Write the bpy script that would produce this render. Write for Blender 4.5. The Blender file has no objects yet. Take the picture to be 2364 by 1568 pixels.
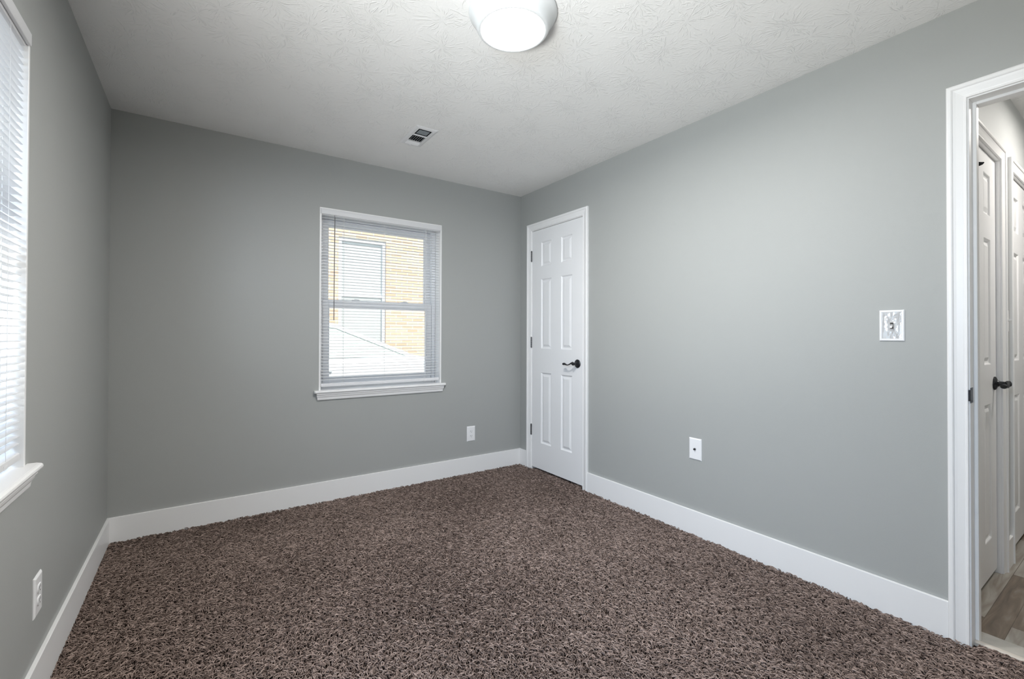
import bpy, bmesh, math, random
import numpy as np
from mathutils import Vector, Matrix

S = bpy.context.scene
COL = S.collection
R = math.radians
PI = math.pi

# ------------------------------------------------------------------ camera, world, sun, added daylight fill, exposure
cam_d = bpy.data.cameras.new('camera')
cam = bpy.data.objects.new('camera', cam_d)
COL.objects.link(cam)
S.camera = cam
F_PX = 1044.47
cam_d.sensor_width = 36.0
cam_d.lens = 36.0 * F_PX / 2364.0
cam_d.shift_y = (765.57 - 784.0) / 2364.0
cam_d.clip_start = 0.02
CAM = Vector((-2.3991, -3.3604, 1.1733))
YAW, PITCH, ROLL = 0.6015, 0.0084, 0.0030
_F = Vector((math.sin(YAW) * math.cos(PITCH), math.cos(YAW) * math.cos(PITCH), math.sin(PITCH)))
_R = _F.cross(Vector((0, 0, 1))).normalized()
_U = _R.cross(_F)
_R2 = _R * math.cos(ROLL) + _U * math.sin(ROLL)
_U2 = -_R * math.sin(ROLL) + _U * math.cos(ROLL)
_m = Matrix((_R2, _U2, -_F)).transposed().to_4x4()
_m.translation = CAM
cam.matrix_world = _m

S.view_settings.view_transform = 'Standard'
S.view_settings.look = 'None'
S.view_settings.gamma = 1.0
S.view_settings.use_curve_mapping = False
S.view_settings.exposure = 0.16
try:
    S.cycles.max_bounces = 10
    S.cycles.diffuse_bounces = 6
    S.cycles.transparent_max_bounces = 16
    S.cycles.sample_clamp_indirect = 6.0
    S.cycles.caustics_reflective = False
    S.cycles.caustics_refractive = False
except Exception:
    pass

WORLD_E = 1.5
SUN_E = 3.6
SKY_FILL_E = 32
GND_FILL_E = 56
LENS_EMIT = 235        # ceiling lamp lens
BODY_EMIT = 0        # translucent lamp body
HALL_EMIT = 112

world = bpy.data.worlds.new('world')
S.world = world
world.use_nodes = True
_wn = world.node_tree.nodes
_bg = _wn['Background']
_bg.inputs[0].default_value = (0.72, 0.86, 1.0, 1)
_bg.inputs[1].default_value = WORLD_E


def light(name, kind, loc, energy, color=(1, 1, 1), rot=None, direction=None, size=None, size_y=None, spread=None):
    d = bpy.data.lights.new(name, kind)
    d.energy = energy
    d.color = color
    if kind == 'AREA':
        d.shape = 'RECTANGLE'
        d.size = size
        d.size_y = size_y
        if spread: d.spread = spread
    o = bpy.data.objects.new(name, d)
    COL.objects.link(o)
    o.location = loc
    if direction is not None:
        o.rotation_euler = Vector(direction).to_track_quat('-Z', 'Y').to_euler()
    return o

sun = light('sun', 'SUN', (3, -6, 9), SUN_E, (1.0, 0.95, 0.88), direction=(-0.32, 1.0, -1.0))
sun.data.angle = R(1.0)
# fill lights added as sky and ground light outside the added, unseen left window
light('added_sky_fill', 'AREA', (-3.17, -3.10, 1.66), SKY_FILL_E, (0.66, 0.79, 1.0), direction=(1, 0.85, -0.6), size=0.80, size_y=0.6, spread=R(110))
light('added_ground_fill', 'AREA', (-3.15, -3.12, 0.93), GND_FILL_E, (1.0, 0.985, 0.95), direction=(1, 0.9, 2.0), size=0.80, size_y=0.45, spread=R(125))

# ------------------------------------------------------------------ dimensions
W = 2.826
H = 2.44
YB = -3.95          # wall behind the camera
BH = 0.148          # baseboard height
TB = 0.013
WT = 0.20           # outer wall thickness
RT = 0.13           # right wall thickness

# ------------------------------------------------------------------ materials
def mat(name, color, rough=0.5, spec=0.5, metal=0.0, bump=None, emit=None, var=None):
    m = bpy.data.materials.new(name)
    m.use_nodes = True
    nt = m.node_tree
    b = nt.nodes['Principled BSDF']
    b.inputs['Base Color'].default_value = (*color, 1)
    b.inputs['Roughness'].default_value = rough
    b.inputs['Specular IOR Level'].default_value = spec
    b.inputs['Metallic'].default_value = metal
    tc = nt.nodes.new('ShaderNodeNewGeometry')
    if bump:
        sc, st, dist = bump
        n = nt.nodes.new('ShaderNodeTexNoise')
        n.inputs['Scale'].default_value = sc
        n.inputs['Detail'].default_value = 3
        nt.links.new(tc.outputs['Position'], n.inputs['Vector'])
        bp = nt.nodes.new('ShaderNodeBump')
        bp.inputs['Strength'].default_value = st
        bp.inputs['Distance'].default_value = dist
        nt.links.new(n.outputs['Fac'], bp.inputs['Height'])
        nt.links.new(bp.outputs['Normal'], b.inputs['Normal'])
    if var:
        sc, amt = var
        n2 = nt.nodes.new('ShaderNodeTexNoise')
        n2.inputs['Scale'].default_value = sc
        n2.inputs['Detail'].default_value = 4
        nt.links.new(tc.outputs['Position'], n2.inputs['Vector'])
        mx = nt.nodes.new('ShaderNodeMix')
        mx.data_type = 'RGBA'
        mx.inputs[6].default_value = tuple(c * (1 - amt) for c in color) + (1,)
        mx.inputs[7].default_value = tuple(min(1, c * (1 + amt)) for c in color) + (1,)
        nt.links.new(n2.outputs['Fac'], mx.inputs[0])
        nt.links.new(mx.outputs[2], b.inputs['Base Color'])
    if emit:
        b.inputs['Emission Color'].default_value = (*emit[0], 1)
        b.inputs['Emission Strength'].default_value = emit[1]
    return m

M = {}
M['wall'] = mat('grey_wall_paint', (0.378, 0.386, 0.374), 0.55, 0.35, bump=(260, 0.12, 0.002), var=(1.6, 0.012))
M['hallwall'] = mat('hall_wall_paint', (0.56, 0.575, 0.57), 0.6, 0.3, bump=(260, 0.12, 0.002))
M['trim'] = mat('white_trim_paint', (0.84, 0.835, 0.83), 0.35, 0.45, bump=(90, 0.04, 0.002))
M['door'] = mat('white_door_paint', (0.82, 0.82, 0.825), 0.38, 0.45, bump=(140, 0.06, 0.001))
M['vinyl'] = mat('white_window_vinyl', (0.80, 0.81, 0.83), 0.35, 0.5)
M['slat'] = mat('white_blind_slat', (0.73, 0.73, 0.74), 0.4, 0.4)
M['cord'] = mat('white_cord', (0.8, 0.8, 0.8), 0.7, 0.3)
M['wand'] = mat('smoky_clear_wand', (0.20, 0.20, 0.205), 0.15, 0.6)
M['plate'] = mat('white_plastic_plate', (0.84, 0.84, 0.845), 0.3, 0.5)
M['slot'] = mat('dark_slot', (0.03, 0.03, 0.03), 0.8, 0.2)
M['black'] = mat('black_bronze_metal', (0.016, 0.017, 0.020), 0.28, 0.6, 0.3)
M['hinge'] = mat('dark_grey_hinge', (0.10, 0.10, 0.105), 0.35, 0.6, 0.7)
M['screw'] = mat('nickel_screw', (0.45, 0.45, 0.46), 0.3, 0.5, 0.9)
M['register'] = mat('white_register_enamel', (0.78, 0.78, 0.79), 0.35, 0.5)
M['damper'] = mat('galvanised_damper', (0.26, 0.29, 0.31), 0.4, 0.5, 0.3)
M['duct'] = mat('black_duct', (0.01, 0.01, 0.012), 0.9, 0.1)
M['underlay'] = mat('dark_carpet_backing', (0.030, 0.020, 0.016), 0.95, 0.1, var=(120, 0.3))
M['lens'] = mat('lit_lamp_lens', (0.9, 0.9, 0.9), 0.5, 0.3, emit=((1.0, 0.985, 0.96), LENS_EMIT))
M['lampbody'] = mat('frosted_lamp_body', (0.72, 0.74, 0.75), 0.4, 0.4, emit=((0.95, 0.98, 1.0), BODY_EMIT))
M['outer'] = mat('outer_wall', (0.5, 0.48, 0.45), 0.9, 0.2)
M['carpaint'] = mat('silver_car_paint', (0.80, 0.82, 0.85), 0.25, 0.5, 0.1)
M['carglass'] = mat('green_tinted_glass', (0.66, 0.73, 0.68), 0.1, 0.6)
M['tyre'] = mat('tyre_rubber', (0.03, 0.03, 0.03), 0.8, 0.2)
M['alloy'] = mat('alloy_wheel', (0.6, 0.6, 0.62), 0.3, 0.5, 0.8)
M['ground'] = mat('pale_concrete_ground', (0.62, 0.60, 0.57), 0.9, 0.2, bump=(30, 0.2, 0.01), var=(3, 0.12))
M['strip'] = mat('beige_transition_strip', (0.55, 0.50, 0.44), 0.5, 0.4)
M['lightvinyl'] = mat('pale_grey_plank', (0.42, 0.40, 0.36), 0.45, 0.4, var=(24, 0.2))

def clear_mat(name, gloss=0.06, tint=(1, 1, 1), rough=0.02, bump=False):
    m = bpy.data.materials.new(name)
    m.use_nodes = True
    nt = m.node_tree
    nt.nodes.remove(nt.nodes['Principled BSDF'])
    out = nt.nodes['Material Output']
    t = nt.nodes.new('ShaderNodeBsdfTransparent'); t.inputs[0].default_value = (*tint, 1)
    g = nt.nodes.new('ShaderNodeBsdfGlossy'); g.inputs['Roughness'].default_value = rough
    mx = nt.nodes.new('ShaderNodeMixShader'); mx.inputs[0].default_value = gloss
    nt.links.new(t.outputs[0], mx.inputs[1]); nt.links.new(g.outputs[0], mx.inputs[2])
    nt.links.new(mx.outputs[0], out.inputs['Surface'])
    return m
M['glass'] = clear_mat('window_glass', 0.05, (0.97, 0.985, 0.98))
M['film'] = clear_mat('clear_protective_film', 0.30, (0.98, 0.98, 0.98), 0.12)

def math_node(nt, op, a, b=None, c=None):
    n = nt.nodes.new('ShaderNodeMath'); n.operation = op
    for i, v in enumerate((a, b, c)):
        if v is None: continue
        if isinstance(v, (int, float)): n.inputs[i].default_value = v
        else: nt.links.new(v, n.inputs[i])
    return n.outputs[0]

def ceiling_material():
    """white stomp-brush ceiling: radial ridges round scattered centres"""
    m = mat('stomped_ceiling_paint', (0.86, 0.855, 0.845), 0.75, 0.25)
    nt = m.node_tree
    b = nt.nodes['Principled BSDF']
    geo = nt.nodes.new('ShaderNodeNewGeometry')
    heights = []
    for k, (scale, off, nr) in enumerate([(5.4, (0, 0, 0), 8.0), (4.6, (3.37, 1.91, 0), 9.0)]):
        mp = nt.nodes.new('ShaderNodeMapping')
        mp.inputs['Location'].default_value = off
        nt.links.new(geo.outputs['Position'], mp.inputs['Vector'])
        ds = nt.nodes.new('ShaderNodeTexNoise'); ds.inputs['Scale'].default_value = 9; ds.inputs['Detail'].default_value = 2
        nt.links.new(mp.outputs[0], ds.inputs['Vector'])
        vs = nt.nodes.new('ShaderNodeVectorMath'); vs.operation = 'MULTIPLY_ADD'
        vs.inputs[1].default_value = (0.05, 0.05, 0)
        nt.links.new(ds.outputs['Color'], vs.inputs[0]); nt.links.new(mp.outputs[0], vs.inputs[2])
        fl = nt.nodes.new('ShaderNodeVectorMath'); fl.operation = 'MULTIPLY'; fl.inputs[1].default_value = (1, 1, 0)
        nt.links.new(vs.outputs[0], fl.inputs[0])
        vo = nt.nodes.new('ShaderNodeTexVoronoi'); vo.voronoi_dimensions = '2D'
        vo.inputs['Scale'].default_value = scale
        nt.links.new(fl.outputs[0], vo.inputs['Vector'])
        sub = nt.nodes.new('ShaderNodeVectorMath'); sub.operation = 'SUBTRACT'
        nt.links.new(fl.outputs[0], sub.inputs[0]); nt.links.new(vo.outputs['Position'], sub.inputs[1])
        ln = nt.nodes.new('ShaderNodeVectorMath'); ln.operation = 'LENGTH'
        nt.links.new(sub.outputs[0], ln.inputs[0])
        nm = nt.nodes.new('ShaderNodeVectorMath'); nm.operation = 'NORMALIZE'
        nt.links.new(sub.outputs[0], nm.inputs[0])
        # noise coordinate: direction * nr  + radius in z + per-cell offset
        sc = nt.nodes.new('ShaderNodeVectorMath'); sc.operation = 'SCALE'; sc.inputs['Scale'].default_value = nr
        nt.links.new(nm.outputs[0], sc.inputs[0])
        cz = math_node(nt, 'MULTIPLY', ln.outputs['Value'], 22.0)
        cb = nt.nodes.new('ShaderNodeCombineXYZ'); nt.links.new(cz, cb.inputs[2])
        ad = nt.nodes.new('ShaderNodeVectorMath'); ad.operation = 'ADD'
        nt.links.new(sc.outputs[0], ad.inputs[0]); nt.links.new(cb.outputs[0], ad.inputs[1])
        vm = nt.nodes.new('ShaderNodeVectorMath'); vm.operation = 'MULTIPLY_ADD'; vm.inputs[1].default_value = (31, 17, 23)
        nt.links.new(vo.outputs['Color'], vm.inputs[0]); nt.links.new(ad.outputs[0], vm.inputs[2])
        nz = nt.nodes.new('ShaderNodeTexNoise'); nz.inputs['Scale'].default_value = 1.0; nz.inputs['Detail'].default_value = 1.5
        nt.links.new(vm.outputs[0], nz.inputs['Vector'])
        mr = nt.nodes.new('ShaderNodeMapRange'); mr.interpolation_type = 'SMOOTHSTEP'
        mr.inputs['From Min'].default_value = 0.55; mr.inputs['From Max'].default_value = 0.70
        nt.links.new(nz.outputs['Fac'], mr.inputs['Value'])
        fo = nt.nodes.new('ShaderNodeMapRange'); fo.interpolation_type = 'SMOOTHSTEP'
        fo.inputs['From Min'].default_value = 0.15; fo.inputs['From Max'].default_value = 0.05
        nt.links.new(ln.outputs['Value'], fo.inputs['Value'])
        f2 = nt.nodes.new('ShaderNodeMapRange'); f2.interpolation_type = 'SMOOTHSTEP'
        f2.inputs['From Min'].default_value = 0.0; f2.inputs['From Max'].default_value = 0.02
        nt.links.new(ln.outputs['Value'], f2.inputs['Value'])
        heights.append(math_node(nt, 'MULTIPLY', math_node(nt, 'MULTIPLY', mr.outputs[0], fo.outputs[0]), f2.outputs[0]))
    hsum = math_node(nt, 'MAXIMUM', heights[0], heights[1])
    fine = nt.nodes.new('ShaderNodeTexNoise'); fine.inputs['Scale'].default_value = 110; fine.inputs['Detail'].default_value = 3
    nt.links.new(geo.outputs['Position'], fine.inputs['Vector'])
    h = math_node(nt, 'MULTIPLY_ADD', fine.outputs['Fac'], 0.42, hsum)
    bp = nt.nodes.new('ShaderNodeBump'); bp.inputs['Strength'].default_value = 0.7; bp.inputs['Distance'].default_value = 0.0017
    nt.links.new(h, bp.inputs['Height']); nt.links.new(bp.outputs['Normal'], b.inputs['Normal'])
    return m
M['ceiling'] = ceiling_material()

def carpet_material():
    m = mat('brown_frieze_yarn', (0.17, 0.13, 0.12), 0.85, 0.25)
    nt = m.node_tree
    b = nt.nodes['Principled BSDF']
    at = nt.nodes.new('ShaderNodeAttribute'); at.attribute_name = 'yarn'
    cr = nt.nodes.new('ShaderNodeValToRGB')
    e = cr.color_ramp.elements
    e[0].position = 0.0; e[0].color = (0.080, 0.054, 0.044, 1)
    e[1].position = 1.0; e[1].color = (0.40, 0.305, 0.262, 1)
    k = e.new(0.5); k.color = (0.195, 0.142, 0.120, 1)
    nt.links.new(at.outputs['Fac'], cr.inputs[0])
    nt.links.new(cr.outputs[0], b.inputs['Base Color'])
    return m
M['yarn'] = carpet_material()

def plank_material():
    m = mat('brown_vinyl_plank', (0.2, 0.16, 0.12), 0.42, 0.4)
    nt = m.node_tree
    b = nt.nodes['Principled BSDF']
    geo = nt.nodes.new('ShaderNodeNewGeometry')
    br = nt.nodes.new('ShaderNodeTexBrick')
    br.inputs['Scale'].default_value = 1.0
    br.inputs['Brick Width'].default_value = 1.2
    br.inputs['Row Height'].default_value = 0.075
    br.inputs['Mortar Size'].default_value = 0.0012
    br.inputs['Color1'].default_value = (0.12, 0.12, 0.12, 1)
    br.inputs['Color2'].default_value = (0.95, 0.95, 0.95, 1)
    br.inputs['Mortar'].default_value = (0, 0, 0, 1)
    mp0 = nt.nodes.new('ShaderNodeMapping'); mp0.inputs['Location'].default_value = (0.3, 0.97 - 0.005, 0)
    nt.links.new(geo.outputs['Position'], mp0.inputs['Vector'])
    nt.links.new(mp0.outputs[0], br.inputs['Vector'])
    mp = nt.nodes.new('ShaderNodeMapping'); mp.inputs['Scale'].default_value = (3.0, 26, 1)
    nt.links.new(geo.outputs['Position'], mp.inputs['Vector'])
    n = nt.nodes.new('ShaderNodeTexNoise'); n.inputs['Scale'].default_value = 1.0; n.inputs['Detail'].default_value = 6
    n.inputs['Distortion'].default_value = 1.2
    nt.links.new(mp.outputs[0], n.inputs['Vector'])
    f = math_node(nt, 'MULTIPLY_ADD', br.outputs['Color'], 0.62, math_node(nt, 'MULTIPLY_ADD', n.outputs['Fac'], 0.9, -0.25))
    cr = nt.nodes.new('ShaderNodeValToRGB')
    e = cr.color_ramp.elements
    e[0].position = 0.12; e[0].color = (0.07, 0.05, 0.037, 1)
    e[1].position = 0.85; e[1].color = (0.42, 0.40, 0.36, 1)
    k = e.new(0.45); k.color = (0.185, 0.145, 0.108, 1)
    nt.links.new(f, cr.inputs[0]); nt.links.new(cr.outputs[0], b.inputs['Base Color'])
    return m
M['plank'] = plank_material()

def brick_material():
    m = mat('orange_brick', (0.6, 0.4, 0.25), 0.9, 0.2)
    nt = m.node_tree
    b = nt.nodes['Principled BSDF']
    geo = nt.nodes.new('ShaderNodeNewGeometry')
    mp = nt.nodes.new('ShaderNodeMapping'); mp.inputs['Rotation'].default_value = (R(90), 0, 0)
    nt.links.new(geo.outputs['Position'], mp.inputs['Vector'])
    br = nt.nodes.new('ShaderNodeTexBrick')
    br.inputs['Scale'].default_value = 1.0
    br.inputs['Brick Width'].default_value = 0.22
    br.inputs['Row Height'].default_value = 0.068
    br.inputs['Mortar Size'].default_value = 0.008
    br.inputs['Color1'].default_value = (0.72, 0.48, 0.33, 1)
    br.inputs['Color2'].default_value = (0.80, 0.62, 0.46, 1)
    br.inputs['Mortar'].default_value = (0.74, 0.68, 0.60, 1)
    nt.links.new(mp.outputs[0], br.inputs['Vector'])
    nt.links.new(br.outputs['Color'], b.inputs['Base Color'])
    return m
M['brick'] = brick_material()

# ------------------------------------------------------------------ mesh helpers
class MB:
    def __init__(self):
        self.v = []; self.f = []
    def add(self, vs, fs):
        o = len(self.v)
        self.v += [tuple(p) for p in vs]
        self.f += [tuple(i + o for i in f) for f in fs]
        return self
    def box(self, x0, x1, y0, y1, z0, z1):
        x0, x1 = min(x0, x1), max(x0, x1); y0, y1 = min(y0, y1), max(y0, y1); z0, z1 = min(z0, z1), max(z0, z1)
        return self.add([(x0, y0, z0), (x1, y0, z0), (x1, y1, z0), (x0, y1, z0), (x0, y0, z1), (x1, y0, z1), (x1, y1, z1), (x0, y1, z1)],
                        [(3, 2, 1, 0), (4, 5, 6, 7), (0, 1, 5, 4), (1, 2, 6, 5), (2, 3, 7, 6), (3, 0, 4, 7)])
    def loft(self, rings, cap=True, closed=True):
        n = len(rings[0]); vs = [p for r in rings for p in r]; fs = []
        for i in range(len(rings) - 1):
            for j in range(n if closed else n - 1):
                k = (j + 1) % n
                fs.append((i * n + j, i * n + k, (i + 1) * n + k, (i + 1) * n + j))
        if cap:
            fs.append(tuple(range(n))[::-1]); fs.append(tuple((len(rings) - 1) * n + j for j in range(n)))
        return self.add(vs, fs)
    def extrude(self, prof, a0, a1, axis='x'):
        """profile of (p,q) extruded along axis: x -> (a,p,q); y -> (p,a,q); z -> (p,q,a)"""
        def P(a, p, q):
            return {'x': (a, p, q), 'y': (p, a, q), 'z': (p, q, a)}[axis]
        return self.loft([[P(a0, *c) for c in prof], [P(a1, *c) for c in prof]])
    def lathe(self, prof, seg=48, axis='z', c=(0, 0, 0), cap=True):
        """prof of (r, h)"""
        rings = []
        for r, h in prof:
            ring = []
            for k in range(seg):
                a = 2 * PI * k / seg
                p = (r * math.cos(a), r * math.sin(a))
                q = {'z': (p[0], p[1], h), 'y': (p[0], h, p[1]), 'x': (h, p[0], p[1])}[axis]
                ring.append((q[0] + c[0], q[1] + c[1], q[2] + c[2]))
            rings.append(ring)
        return self.loft(rings, cap=cap)
    def tube(self, pts, rad, seg=10, flat=1.0):
        pts = [Vector(p) for p in pts]
        rs = rad if isinstance(rad, (list, tuple)) else [rad] * len(pts)
        rings = []
        up = Vector((0, 0, 1))
        for i, p in enumerate(pts):
            t = (pts[min(i + 1, len(pts) - 1)] - pts[max(i - 1, 0)]).normalized()
            u = up if abs(t.dot(up)) < 0.95 else Vector((1, 0, 0))
            a = t.cross(u).normalized(); b = a.cross(t).normalized()
            rings.append([tuple(p + a * rs[i] * math.cos(2 * PI * k / seg) + b * rs[i] * flat * math.sin(2 * PI * k / seg)) for k in range(seg)])
        return self.loft(rings)
    def sweep_frame(self, prof, u0, u1, z0, z1, v=lambda d: -d, three=True):
        """trim profile (offset outwards from opening edge, protrusion) mitred round a door opening; local u,v,z"""
        rings = []
        corners = [(u0, z0, -1, 0), (u0, z1, -1, 1), (u1, z1, 1, 1), (u1, z0, 1, 0)]
        if not three:
            corners = [(u0, z0, -1, -1), (u0, z1, -1, 1), (u1, z1, 1, 1), (u1, z0, 1, -1), (u0, z0, -1, -1)]
        for (u, z, du, dz) in corners:
            rings.append([(u + du * o, v(d), z + dz * o) for o, d in prof])
        return self.loft(rings, cap=three)
    def build(self, name, m, parent=None, smooth=False, bevel=None, seg=2, loc=None, rotz=0):
        me = bpy.data.meshes.new(name)
        me.from_pydata(self.v, [], self.f)
        me.update()
        bm = bmesh.new(); bm.from_mesh(me)
        bmesh.ops.recalc_face_normals(bm, faces=bm.faces)
        if bevel:
            es = [e for e in bm.edges if len(e.link_faces) == 2 and e.calc_face_angle(0) > R(35)]
            bmesh.ops.bevel(bm, geom=es, offset=bevel, segments=seg, profile=0.5, affect='EDGES', clamp_overlap=True)
        bm.to_mesh(me); bm.free()
        me.materials.append(m)
        o = bpy.data.objects.new(name, me)
        COL.objects.link(o)
        if smooth:
            for p in me.polygons: p.use_smooth = True
            try:
                me.set_sharp_from_angle(angle=R(40))
            except Exception:
                pass
        if parent: o.parent = parent
        if loc is not None: o.location = loc
        o.rotation_euler.z = rotz
        return o

def empty(name, loc=(0, 0, 0), rotz=0, parent=None):
    o = bpy.data.objects.new(name, None)
    o.empty_display_size = 0.1
    COL.objects.link(o)
    o.location = loc
    o.rotation_euler.z = rotz
    if parent: o.parent = parent
    return o

def tag(o, label, cat, group=None, kind=None):
    o['label'] = label; o['category'] = cat
    if group: o['group'] = group
    if kind: o['kind'] = kind
    return o
def struct(o, label=None):
    o['kind'] = 'structure'
    if label: o['label'] = label
    return o

def copy_tree(o, parent=None):
    c = o.copy(); COL.objects.link(c); c.parent = parent
    for ch in list(o.children): copy_tree(ch, c)
    return c

def wall_mesh(a0, a1, z0, z1, t0, t1, openings, axis):
    """a wall running along axis with rectangular openings [(a0,a1,z0,z1)]"""
    mb = MB()
    As = sorted({a0, a1, *[o[0] for o in openings], *[o[1] for o in openings]})
    Zs = sorted({z0, z1, *[o[2] for o in openings], *[o[3] for o in openings]})
    for i in range(len(As) - 1):
        for j in range(len(Zs) - 1):
            ca, cz = (As[i] + As[i + 1]) / 2, (Zs[j] + Zs[j + 1]) / 2
            if any(o[0] < ca < o[1] and o[2] < cz < o[3] for o in openings): continue
            if axis == 'x': mb.box(As[i], As[i + 1], t0, t1, Zs[j], Zs[j + 1])
            else: mb.box(t0, t1, As[i], As[i + 1], Zs[j], Zs[j + 1])
    return mb

# ------------------------------------------------------------------ shell
WZ0, WZ1 = 0.765, 2.067
W1 = (-1.724, -0.791)                 # back window rough opening
WIDTH = W1[1] - W1[0]
W2 = (-1.453 - WIDTH, -1.453)         # left window rough opening along y
W_ADDED = (W2[0] - 0.22 - WIDTH, W2[0] - 0.22)   # opening of an added, unseen window that lets fill light in

o = MB().box(-W - WT, 3.6, YB - WT, WT, -0.16, -0.002).build('floor', M['underlay']); struct(o)
o = MB().box(-W - WT - 0.3, 3.7, YB - WT - 0.3, WT + 0.3, H, H + 0.22).build('ceiling', M['ceiling']); struct(o)
o = wall_mesh(-W - WT, RT, 0, H, 0, WT, [(W1[0], W1[1], WZ0, WZ1)], 'x').build('wall_back', M['wall']); struct(o)
o = wall_mesh(YB, 0, 0, H, -W - WT, -W, [(W2[0], W2[1], WZ0, WZ1), (W_ADDED[0], W_ADDED[1], WZ0, WZ1)], 'y').build('wall_left', M['wall']); struct(o)
CD = (-0.835, -0.161)                 # closet rough opening
MD = (-3.71, -2.912)                  # main doorway rough opening (jamb faces at -3.69 and -2.93)
HW = -2.882                           # hall wall face
o = wall_mesh(YB, 0, 0, H, 0, RT, [(CD[0], CD[1], 0, 2.105), (MD[0], MD[1], 0, 2.096)], 'y').build('wall_right', M['wall']); struct(o)
o = MB().box(-W - WT, RT, YB - WT, YB, 0, H).build('wall_front', M['wall']); struct(o)
# hall walls
HD = (0.222, 0.878)
HD2 = (1.105, 1.90)
o = wall_mesh(RT, 3.4, 0, H, HW, HW + 0.12, [(HD[0], HD[1], 0, 2.105), (HD2[0], HD2[1], 0, 2.105)], 'x').build('wall_hall_left', M['hallwall']); struct(o)
o = MB().box(RT, 3.4, YB - WT, YB, 0, H).build('wall_hall_right', M['hallwall']); struct(o)
o = MB().box(3.4, 3.6, YB - WT, WT, 0, H).build('wall_hall_end', M['hallwall']); struct(o)
# closed-off rooms behind the shut doors
o = wall_mesh(RT, 3.4, 0, H, 0, WT, [], 'x').build('wall_closet_back', M['wall']); struct(o)
# hall floor
o = MB().box(0.052, 3.4, YB, HW + 0.12, -0.002, 0.004).build('floor_hall', M['plank']); struct(o)

# ------------------------------------------------------------------ baseboards
def bb_prof(sign=1):
    return None
def baseboard(name, pts_from, pts_to, normal):
    """square-edged board from a to b along wall, protruding along normal"""
    (x0, y0), (x1, y1) = pts_from, pts_to
    nx, ny = normal
    mb = MB()
    x_a, x_b = sorted((x0, x1)); y_a, y_b = sorted((y0, y1))
    if nx: xs = (x0, x0 + nx * TB); mb.box(min(xs), max(xs), y_a, y_b, 0.0, BH)
    else: ys = (y0, y0 + ny * TB); mb.box(x_a, x_b, min(ys), max(ys), 0.0, BH)
    return struct(mb.build(name, M['trim'], bevel=0.0018, seg=2))
baseboard('baseboard_back', (-W, 0), (0, 0), (0, -1))
baseboard('baseboard_left', (-W, YB), (-W, -TB), (1, 0))
baseboard('baseboard_right', (0, -2.868), (0, -0.881), (-1, 0))
baseboard('baseboard_corner', (0, -0.115), (0, -TB), (-1, 0))
baseboard('baseboard_front', (-W + TB, YB), (-0.0, YB), (0, 1))
baseboard('baseboard_hall', (0.923, HW), (1.061, HW), (0, -1))
baseboard('baseboard_hall_far', (1.947, HW), (3.4, HW), (0, -1))

# ------------------------------------------------------------------ casings and jambs
CAS = [(0.0, 0.0), (0.0, 0.0065), (0.0015, 0.008), (0.0070, 0.008), (0.0085, 0.0058), (0.0125, 0.0070), (0.0200, 0.0085), (0.0300, 0.0105), (0.0380, 0.0130), (0.0395, 0.0160), (0.0430, 0.0182), (0.0500, 0.0186), (0.0545, 0.0172), (0.0570, 0.0140), (0.057, 0.0)]
def door_trim(name, loc, rotz, u0, u1, ztop, depth=RT, stop_at=0.04, back=True):
    """opening between u0,u1 (jamb faces), head at ztop. local: u right, v into wall"""
    e = empty(name, loc, rotz); struct(e)
    r = 0.005
    c = MB().sweep_frame(CAS, u0 - r, u1 + r, 0.0, ztop + r)
    c.build('casing', M['trim'], e)
    j = MB()
    j.box(u0 - 0.017, u0, 0.0, depth, 0, ztop); j.box(u1, u1 + 0.017, 0.0, depth, 0, ztop)
    j.box(u0 - 0.017, u1 + 0.017, 0.0, depth, ztop, ztop + 0.017)
    j.build('jamb', M['trim'], e, bevel=0.001, seg=1)
    s = MB()
    a, b = stop_at, stop_at + 0.034
    s.box(u0, u0 + 0.011, a, b, 0, ztop); s.box(u1 - 0.011, u1, a, b, 0, ztop); s.box(u0 + 0.011, u1 - 0.011, a, b, ztop - 0.011, ztop)
    s.build('door_stop', M['trim'], e, bevel=0.0015, seg=1)
    if back:
        c = MB().sweep_frame(CAS, u0 - r, u1 + r, 0.0, ztop + r, v=lambda d: depth + d)
        c.build('casing', M['trim'], e)
    return e
# right wall frames: facing +x, u runs towards -y
trim1 = door_trim('trim_1', (0, 0, 0), -PI / 2, 0.177, 0.819, 2.088, RT, 0.042, back=False)
trim2 = door_trim('trim_2', (0, 0, 0), -PI / 2, 2.930, 3.690, 2.078, RT, 0.052, back=False)
trim3 = door_trim('trim_3', (0, HW, 0), 0, 0.240, 0.861, 2.048, 0.12, 0.055, back=False)
trim4 = door_trim('trim_4', (0, HW, 0), 0, 1.123, 1.885, 2.048, 0.12, 0.055, back=False)
# hall-side casing strip of the main doorway
c = MB().extrude([(o_[0] * -1 + 2.925 * -1 + 0, o_[1] + RT) for o_ in []] or [(0, 0), (0, 1), (1, 0)], 0, 0.001, 'z') if False else None

# strike plate on the main doorway's left jamb (local u,v,z of trim2)
mb = MB()
mb.box(2.930, 2.9318, -0.004, 0.030, 0.922, 0.980)
mb.box(2.926, 2.9318, -0.011, -0.003, 0.930, 0.972)
mb.build('strike_plate', M['black'], trim2, bevel=0.0006, seg=1)
mb = MB()
for z in (0.930, 0.972): mb.lathe([(0.0028, 2.9318), (0.0026, 2.9326), (0.0, 2.9326)], 12, 'x', (0, 0.013, z))
mb.build('screw', M['hinge'], trim2)
mb = MB().box(0.8174, 0.819, -0.001, 0.02, 0.93, 0.985)
mb.build('strike_plate', M['hinge'], trim1, bevel=0.0004, seg=1)

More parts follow.
